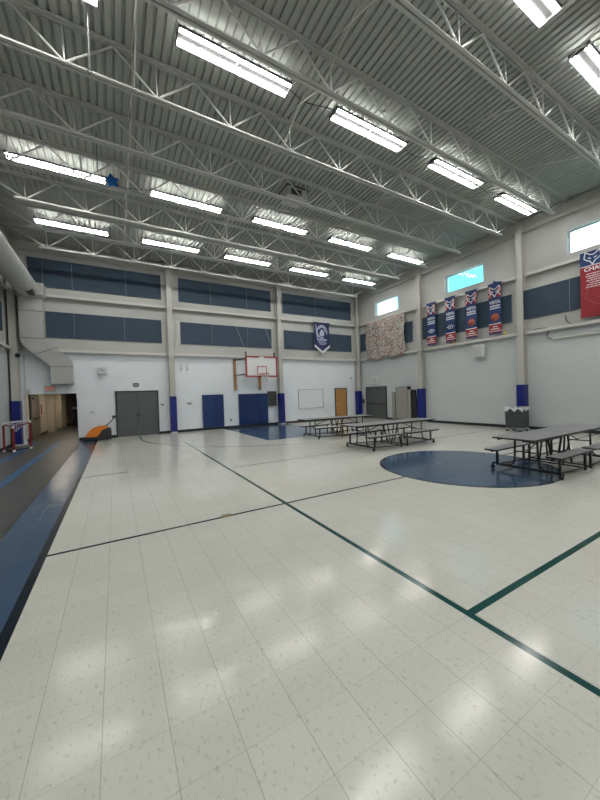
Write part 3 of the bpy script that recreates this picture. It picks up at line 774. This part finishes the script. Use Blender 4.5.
tall_banner(8.09, 'ball', 'tall navy basketball banner with rumpled top, beside the column at the right of the four', True)

b = thing('championship_banner', 'wide red championship banner with navy top and white dog-head outline on the right wall', 'banner', (XR - .225, 4.88, 4.07), RZ)
W, H = 1.30, 2.26
MB().box(0, W, -.01, 0, 0, H - .50).build('red_cloth', M['ban_red'], b)
MB().box(0, W, -.01, 0, H - .50, H).build('navy_cloth', M['ban_navy'], b)
MB().tube([(-.04, -.004, H), (W + .04, -.004, H)], .015, 6).build('rod', M['steel'], b)
MB().box(0, W, -.013, -.01, H - .515, H - .49).build('white_stripe', M['ban_white'], b)
for cx_ in (.34, .96): mb = MB(); husky(mb, cx_, H - .25, .46, .03, -.015, -.010); mb.build('dog_head_outline', M['ban_white'], b)
for i in range(7):
    zz = H - .78 - i * .075
    for a, e in ((.15 + (.02, .0, .05, .02, .08, .03, .0)[i], .62 - (.0, .05, .08, .02, .04, .06, .02)[i]), (.75, 1.2)):
        mb = MB()
        while a < e:
            ww = random.uniform(.05, .11); mb.box(a, min(a + ww, e), -.013, -.010, zz - .014, zz + .014); a += ww + .02
        mb.build('print_line', M['ban_white'], b)
lettering('lettering', 'CHAMPIONS', .185, M['ban_white'], b, W / 2 + .01, H - .62, -.013, .002, sx=1.05, bold=.004)
mb = MB(); husky(mb, .72, .62, 1.15, .035, -.013, -.010); mb.build('ghosted_dog_head', M['ban_darkred'], b)

s = thing('wall_speaker', 'grey rectangular loudspeaker on a bracket high on the right wall below the banners', 'speaker', (XR, 8.80, 3.13), RZ)
MB().rbox(.02, .42, -.34, -.10, 0, .60, .03, 3).build('cabinet', M['offwhite'], s)
MB().box(.05, .39, -.35, -.34, .04, .56).build('grille', M['steel'], s)
MB().bar((.22, -.10, .3), (.22, 0, .3), .06).box(.16, .28, -.02, 0, .15, .45).build('bracket', M['steel'], s)
s = thing('wall_intercom', 'square pale grille box above the dark double doors on the right wall', 'speaker', (XR, 15.85, 2.24), RZ)
MB().box(0, .62, -.10, 0, 0, .50).build('casing', M['offwhite'], s, .01)
MB().lathe([(.001, -.112), (.15, -.112), (.17, -.10)], (.31, 0, .25), 20, 'y').build('grille', M['steel'], s)
tag(MB().tube([(XR - .02, 15.55, 2.74), (XR - .02, 15.55, 2.84), (XR - .02, 15.65, 2.88), (XR - .02, 16.88, 2.88)], .015, 6).build('conduit', M['offwhite']), 'thin pale conduit from the square grille box to the right corner column', 'conduit')
s = thing('fire_alarm', 'small black box on the right wall left of the dark double doors', 'alarm', (XR, 16.78, .98), RZ)
MB().box(0, .16, -.05, 0, 0, .28).build('casing', M['frame'], s, .005)
MB().box(.04, .12, -.06, -.05, .05, .12).build('lever', M['screen'], s)
tag(MB().tube([(XR - .06, YB + .1, 3.52), (XR - .06, 5.80, 3.52)], .045, 10).build('wall_pipe', M['girt']), 'pale horizontal pipe running along the right wall below the red banner', 'pipe')
tag(MB().tube([(XR - .06, 5.82, 3.52), (XR - .06, 5.96, 3.56), (XR - .06, 5.99, 3.68), (XR - .06, 5.93, 3.84), (XR - .1, 5.93, 3.955)], .017, 6).build('cable', M['screen']), 'dark curled cable joining the pale wall pipe to the ledge', 'cable')
tag(MB().tube([(XR - .03, 5.15, 3.96), (XR - .03, 5.28, 4.0), (XR - .03, 5.38, 4.12), (XR - .03, 5.40, 4.28), (XR - .05, 5.38, 4.3)], .014, 6).build('cable', M['screen']), 'short dark cable stub rising from the ledge left of the red banner', 'cable')
tag(MB().tube([(XR - .15, 5.95, 3.965), (XR - .16, 6.2, 3.98), (XR - .14, 6.45, 3.965)], .014, 6).build('rope', M['black']), 'short black rope lying on the wall ledge right of the column', 'rope')
for i, (y, zc, nm, lb) in enumerate(((7.50, .05, 'tennis_ball', 'yellow ball resting on the right-wall ledge near the column'),
                                      (10.02, .05, 'tennis_ball', 'yellow ball on the ledge below the second navy banner'),
                                      (9.82, .05, 'tennis_ball', 'yellow ball on the ledge just left of the third navy banner'))):
    o = MB().lathe([(.062 * math.sin(a * PI / 10) + .0005, -.062 * math.cos(a * PI / 10)) for a in range(11)], (0, 0, 0), 16).build(nm, M['yellow'])
    o.location = (XR - .10, y, 3.95 + .062); tag(o, lb, 'ball', 'yellow balls on the ledge')

# ============================================================ CEILING EXTRAS
v = thing('ceiling_exhaust', 'square grey exhaust hood mounted under the roof deck near the middle', 'vent', (5.35, 9.35, 8.42))
MB().box(-.36, .36, -.30, .30, -.30, -.02).build('hood', M['steel'], v, .01)
MB().box(-.40, .40, -.34, .34, -.02, -.003).build('curb', M['screen'], v)
MB().box(-.22, .16, -.31, -.30, -.26, -.08).build('grille', M['screen'], v)
st = []
for i in range(10):
    r = .21 if i % 2 == 0 else .12; a = PI / 2 + i * PI / 5 + .2; st.append((r * math.cos(a), r * math.sin(a)))
mb = MB(); V = [(a, 0, c) for a, c in st] + [(0, -.08, 0), (0, .08, 0)]
mb.add(V, [(i, (i + 1) % 10, 10) for i in range(10)] + [((i + 1) % 10, i, 11) for i in range(10)])
o = mb.build('foil_star_balloon', M['foil']); o.location = (.14, 10.30, 7.80); tag(o, 'blue foil star balloon caught on a roof joist', 'balloon')
tag(MB().tube([(-.165, 6.3, 8.42), (-.165, 6.3, 7.2), (-.135, 6.3, 7.14), (-.165, 6.3, 7.10), (-.195, 6.3, 7.14), (-.175, 6.3, 7.18)], .013, 8).build('hanging_pipe', M['dull']), 'grey hanging pipe with hooked end near the top left lights', 'pipe')
tag(MB().tube([(-.18, 9.5, 8.42), (-.18, 9.5, 7.45)], .014, 8).build('hanging_pipe', M['dull']), 'slim grey hanging rod behind the fourth joist, upper left', 'pipe')
# cables linking fixtures
for (r, c_) in ((2, 1), (2, 2), (2, 3), (1, 1), (1, 0)):
    x0 = LX[c_] + 2.22; x1 = LX[c_ + 1]; y = LY[r]; zz = 8.17
    pts = [(x0 + (x1 - x0) * t, y + .04 * math.sin(t * 6), zz - .10 * math.sin(t * PI)) for t in (0, .15, .3, .45, .6, .75, .9, 1)]
    tag(MB().tube(pts, .008, 5).build('power_cable', M['screen']), 'black cable between %s and %s lights, %s' % (ORD[c_], ORD[c_ + 1], rn[r]), 'cable', 'light power cables')

# ductwork
d = thing('round_duct', 'long round grey air duct running along the left wall under the roof', 'duct', (-2.9, 0, 6.32))
R = .37
mb = MB(); N = 28
V = []; ys = [YB + .05, 16.5]
mb.tube([(0, YB + .05, 0), (0, 16.45, 0)], R, N, False); mb.build('duct_tube', M['galv'], d)
mb = MB()
for y in (3.0, 6.0, 9.0, 12.0, 15.0): mb.tube([(0, y - .02, 0), (0, y + .02, 0)], R + .008, N)
mb.build('joint_band', M['steel'], d)
MB().tube([(0, 16.45, 0), (0, 16.47, 0)], R, N).build('end_cap', M['galv'], d)
g_ = MB().box(.10, .30, 15.75, 16.25, -.36, -.20).build('register', M['screen'], d)
sup = thing('duct_riser', 'angled rectangular grey duct dropping down the far wall above the exit sign', 'duct', (0, YF - .02, 0))
out = [(-3.22, 6.02), (-3.22, 4.35), (-3.12, 4.02), (-2.28, 3.22), (-2.28, 2.48), (-1.53, 2.48), (-1.53, 3.35), (-1.62, 3.55), (-2.46, 4.38), (-2.46, 6.02)]
MB().prism(out, -.47, 0, 'y').build('riser_body', M['galv'], sup)
for (a, c) in (((-3.24, 5.45), (-2.44, 5.45)), ((-3.24, 4.35), (-2.44, 4.35)), ((-2.80, 3.68), (-2.02, 4.0)), ((-2.30, 3.2), (-1.52, 3.2))):
    MB().strip([a, c], .025, -.482, -.465).build('flange', M['dull'], sup)
MB().box(-3.28, -2.40, -.58, 0, 6.02, 6.06).build('top_flange', M['galv'], sup)
MB().box(-3.24, -2.38, -.62, 0, 6.06, 6.57).build('plenum', M['galv'], sup, .02)
tag(MB().tube([(-3.20, YF - .03, .4), (-3.20, YF - .03, 3.7)], .014, 6).build('conduit', M['girt']), 'thin pale conduit beside the left corner column', 'conduit')
o = thing('wall_horn', 'small round dark horn on the left corner column below the duct', 'horn', (XL + .36, YF - .40, 3.62))
MB().lathe([(.03, 0), (.04, -.06), (.09, -.13), (.085, -.12), (.001, -.04)], (0, 0, 0), 18, 'y').build('bell', M['frame'], o)
MB().box(-.04, .04, 0, .03, -.04, .04).build('mount', M['steel'], o)
o = thing('junction_box', 'small grey box at the top left corner of the hallway opening', 'box', (-3.10, YF, 2.12))
MB().box(-.05, .05, -.07, 0, 0, .16).build('casing', M['steel'], o, .004)
MB().box(-.03, .03, -.075, -.07, .03, .13).build('cover', M['offwhite'], o)

# ============================================================ CAFETERIA TABLES
def cafe_table():
    t = thing('bench_table', '', 'table', (0, 0, 0), 0, 'folding cafeteria tables with attached benches')
    HL = 1.73; HW = .37
    for s in (-1, 1):
        x0, x1 = sorted((s * .006, s * HL))
        top = MB().box(x0 + .008, x1 - .008, -HW + .008, HW - .008, .715, .742).build('tabletop', M['laminate'], t)
        MB().box(x0, x1, -HW, -HW + .008, .712, .742).box(x0, x1, HW - .008, HW, .712, .742).box(x0, x0 + .008, -HW + .008, HW - .008, .712, .742).box(x1 - .008, x1, -HW + .008, HW - .008, .712, .742).build('edge_band', M['edge'], top)
        MB().box(x0 + .05, x1 - .05, -.30, -.27, .682, .714).box(x0 + .05, x1 - .05, .27, .30, .682, .714).build('apron_rail', M['black'], t)
        for e in (-1, 1):
            b0, b1 = sorted((s * .075, s * 1.47)); c = e * .56
            bn = MB().box(b0 + .006, b1 - .006, c - .119, c + .119, .405, .432).build('bench_seat', M['laminate'], t)
            MB().box(b0, b1, c - .125, c - .119, .402, .432).box(b0, b1, c + .119, c + .125, .402, .432).box(b0, b0 + .006, c - .119, c + .119, .402, .432).box(b1 - .006, b1, c - .119, c + .119, .402, .432).build('edge_band', M['edge'], bn)
            MB().box(b0 + .04, b1 - .04, c - .02, c + .02, .375, .402).build('bench_rail', M['black'], t)
            xe = s * 1.22
            MB().bar((xe, c, .10), (xe, c, .40), .038).build('bench_leg', M['black'], t)
            xi = s * .13
            MB().bar((xi, c, .012), (xi, c, .40), .038).build('bench_leg', M['black'], t)
            MB().bar((xe, e * .54, .095), (xi, e * .54, .06), .024).build('floor_rail', M['black'], t)
            # outward curving table leg at the end frame
            pts = [(xe, e * .20, .70), (xe, e * .21, .30), (xe, e * .235, .17), (xe, e * .30, .11), (xe, e * .42, .095)]
            MB().tube(pts, .020, 8).build('table_leg', M['black'], t)
            MB().tube([(s * .06, e * .20, .70), (s * .20, e * .22, .05)], .018, 8).build('centre_leg', M['black'], t)
            # casters
            cs = MB().tube([(xe, e * .55, .095), (xe + s * .06, e * .60, .13), (xe + s * .08, e * .61, .12)], .014, 6).box(xe + s * .08 - .025, xe + s * .08 + .025, e * .61 - .012, e * .61 + .012, .04, .13).build('caster_fork', M['black'], t)
            MB().cyl((xe + s * .08 - .016, e * .61, .04), (xe + s * .08 + .016, e * .61, .04), .038, 16).build('wheel', M['base'], cs)
        MB().bar((s * 1.22, -.57, .095), (s * 1.22, .57, .095), .042).build('end_foot_bar', M['black'], t)
        MB().bar((s * 1.22, -.20, .42), (s * 1.22, .20, .42), .022).build('cross_bar', M['black'], t)
        MB().bar((s * .13, -.57, .06), (s * .13, .57, .06), .028).build('centre_foot_bar', M['black'], t)
        MB().tube([(s * 1.22, 0, .42), (s * .42, 0, .70)], .013, 6).build('fold_brace', M['black'], t)
        MB().tube([(s * .34, .0, .68), (s * .13, .0, .10)], .024, 8).build('lift_strut', M['black'], t)
    MB().box(-.10, .10, -.24, .24, .675, .713).build('hinge_plate', M['black'], t)
    for e in (-.55, .55): MB().bar((-.13, e, .05), (.13, e, .05), .024).build('link_bar', M['black'], t)
    return t
t1 = cafe_table(); t1.location = (8.26, 3.30, 0); t1['label'] = 'grey cafeteria bench table standing over the right edge of the blue circle'
dup(t1, (7.68, 7.55, 0), 'grey cafeteria bench table behind the blue circle, middle of the three')
t3 = dup(t1, (7.80, 10.62, 0), 'grey cafeteria bench table farthest back, near the blue key', math.radians(-3.5)); t3.scale = (.93, 1, 1)

# ============================================================ RUBBISH BIN
b = thing('rubbish_bin', 'square dark grey wheeled bin with white liner by the right wall column', 'bin', (13.57, 6.665, 0))
pts0 = .30; mb = MB()
for z0, z1, a, c in ((.16, .92, .275, .29),):
    V = [(-a, -a, z0), (a, -a, z0), (a, a, z0), (-a, a, z0), (-c, -c, z1), (c, -c, z1), (c, c, z1), (-c, c, z1)]
    mb.add(V, [(0, 3, 2, 1), (0, 1, 5, 4), (1, 2, 6, 5), (2, 3, 7, 6), (3, 0, 4, 7)])
o = mb.build('bin_body', M['bin'], b); sm = o.modifiers.new('thick', 'SOLIDIFY'); sm.thickness = .012; sm.offset = -1
MB().box(-.31, .31, -.31, -.28, .88, .94).box(-.31, .31, .28, .31, .88, .94).box(-.31, -.28, -.28, .28, .88, .94).box(.28, .31, -.28, .28, .88, .94).build('rim', M['bin'], b)
mb = MB(); N = 64; V = []
for k_ in range(N):
    t_ = k_ / N * 4; sd = int(t_); u = (t_ - sd) * 2 - 1
    x, y = [(u, -1), (1, u), (-u, 1), (-1, -u)][sd]
    jt = random.uniform(-.012, .012)
    dz = .11 + .05 * math.sin(k_ * .9) + random.uniform(-.02, .02)
    V += [(x * .270, y * .270, .84), (x * .290, y * .290, .95 + jt), (x * .318, y * .318, .955 + jt), (x * (.330 + jt), y * (.330 + jt), .945 - dz)]
F = []
for k_ in range(N):
    a = k_ * 4; c = ((k_ + 1) % N) * 4
    for j in range(3): F.append((a + j, c + j, c + j + 1, a + j + 1))
mb.add(V, F, False); mb.build('liner', M['liner'], b)
for sx in (-1, 1):
    for sy in (-1, 1):
        w_ = MB().cyl((sx * .24 - .014, sy * .24, .04), (sx * .24 + .014, sy * .24, .04), .04, 14).build('caster', M['base'], b)
        MB().box(sx * .24 - .025, sx * .24 + .025, sy * .24 - .02, sy * .24 + .02, .075, .16).build('caster_bracket', M['steel'], w_)

# ============================================================ FLOOR SCRUBBER
s = thing('floor_scrubber', 'orange and black walk-behind floor scrubber parked against the far wall', 'floor scrubber', (-.70, 16.62, 0))
MB().rbox(-.56, .50, -.27, .27, .035, .17, .03, 4).build('brush_deck', M['darkplastic'], s, .01)
MB().prism([(-.46, .17), (-.44, .26), (-.34, .42), (-.16, .56), (.08, .62), (.36, .61), (.34, .52), (.16, .46), (.04, .26), (-.06, .17)][::-1], -.24, .24, 'y').build('orange_tank', M['orange'], s, .03)
MB().prism([(-.06, .17), (.04, .26), (.16, .45), (.34, .51), (.42, .54), (.49, .44), (.50, .17)][::-1], -.235, .235, 'y').build('rear_body', M['darkplastic'], s, .02)
MB().tube([(.30, -.12, .60), (.50, -.12, .80), (.66, -.12, 1.00)], .018, 8).tube([(.30, .12, .60), (.50, .12, .80), (.66, .12, 1.00)], .018, 8).build('handle_arms', M['black'], s)
MB().tube([(.62, -.22, 1.0), (.66, -.12, 1.01), (.66, .12, 1.01), (.62, .22, 1.0)], .022, 8).box(.54, .68, -.08, .08, .94, 1.04).build('handlebar', M['black'], s)
MB().tube([(.46, .0, .50), (.58, .0, .46), (.64, .0, .58), (.60, .0, .70)], .014, 6).build('hose', M['offwhite'], s)
for sy in (-1, 1): MB().cyl((.30, sy * .24, .10), (.30, sy * .28, .10), .10, 18).build('wheel', M['base'], s)

# ============================================================ HOCKEY GOAL
g_ = thing('hockey_goal', 'small maroon and white folding hockey goal by the left wall', 'goal', (-3.2, 15.5, 0))
A = (-.32, .10); B = (.0, -.50); Cc = (.36, .12); D = (.30, -.52)
A2 = (-.30, -.30)
for (x, y), h, m_ in ((A2, 1.02, 'maroon'), (B, .90, 'maroon'), (Cc, 1.05, 'maroon')):
    MB().cyl((x, y, .06), (x, y, h - .04), .035 if h != .90 else .04, 12).build('post', M[m_], g_)
for (x, y), h in ((A2, 1.02), (B, .90), (Cc, 1.05)):
    for zz in (0.0, h - .06): MB().cyl((x, y, zz), (x, y, zz + .07), .046, 12).build('corner_joint', M['white'], g_)
MB().tube([(A2[0], A2[1], 1.02), (-.05, -.18, 1.05), (Cc[0], Cc[1], 1.06)], .026, 8).build('crossbar', M['offwhite'], g_)
MB().tube([(A2[0], A2[1], .98), (B[0], B[1], .88), (Cc[0], Cc[1], .98)], .022, 8).build('top_brace', M['maroon'], g_)
MB().tube([(A2[0], A2[1], .04), (B[0], B[1], .035)], .022, 8).tube([(A2[0], A2[1], .04), (Cc[0], Cc[1], .035)], .022, 8).build('base_bar', M['base'], g_)
mb = MB()
for i in range(7):
    u = i / 6; mb.tube([(A2[0] + (Cc[0] - A2[0]) * u, A2[1] + (Cc[1] - A2[1]) * u, 1.03), (B[0] + .10 * u, B[1] + .12 * u + .1, .80 - .10 * math.sin(u * PI))], .008, 4)
for i in range(4):
    u = i / 4; mb.tube([(A2[0] + (B[0] - A2[0]) * u, A2[1] + (B[1] - A2[1]) * u, 1.0 - .2 * u), (Cc[0] + (B[0] - Cc[0]) * u, Cc[1] + (B[1] - Cc[1]) * u, 1.03 - .2 * u)], .008, 4)
mb.build('net', M['net'], g_)

# ============================================================ FOLDED TABLES / STAGE PANELS BY RIGHT WALL
f = thing('folded_stage', 'tall folded stage section with warm grey panel standing on end by the right wall', 'stage section', (14.18, 12.97, 0), RZ)
MB().rbox(-.42, .42, -.09, -.05, .14, 1.94, .05, 4).build('front_panel', M['stage'], f)
MB().rbox(-.36, .48, .12, .16, .14, 1.97, .05, 4).build('rear_panel', M['black'], f)
MB().box(-.34, -.30, -.05, .12, .20, 1.9).box(.34, .38, -.05, .12, .20, 1.9).box(-.34, .38, -.02, .08, .09, .14).build('folding_frame', M['black'], f)
for x in (-.3, .34): MB().cyl((x - .02, .03, .045), (x + .02, .03, .045), .045, 14).build('wheel', M['base'], f)
f = thing('folded_stage', 'narrow folded grey panel standing left of the tall stage section', 'stage section', (14.25, 13.62, 0), RZ)
MB().rbox(-.17, .06, -.05, -.01, .08, 1.68, .03, 4).build('front_panel', M['stage'], f)
MB().box(.075, .13, -.04, .14, .08, 1.66).build('side_frame', M['black'], f)
MB().box(-.2, .2, -.06, .16, .0, .08).build('base_frame', M['black'], f)
f = thing('folded_table', 'pale panel and black folded table leaning beside the blue column pad', 'folded table', (14.22, 12.42, 0), RZ)
MB().rbox(-.12, .08, -.10, -.07, .08, 1.80, .02, 3).build('pale_top', M['stage'], f)
MB().prism([(.02, .08), (.48, .08), (.36, 1.74), (.28, 1.78), (.06, 1.76)][::-1], -.05, .05, 'y').build('dark_top', M['black'], f, .01)
MB().box(-.14, .42, -.12, .12, .0, .08).build('base_frame', M['black'], f)
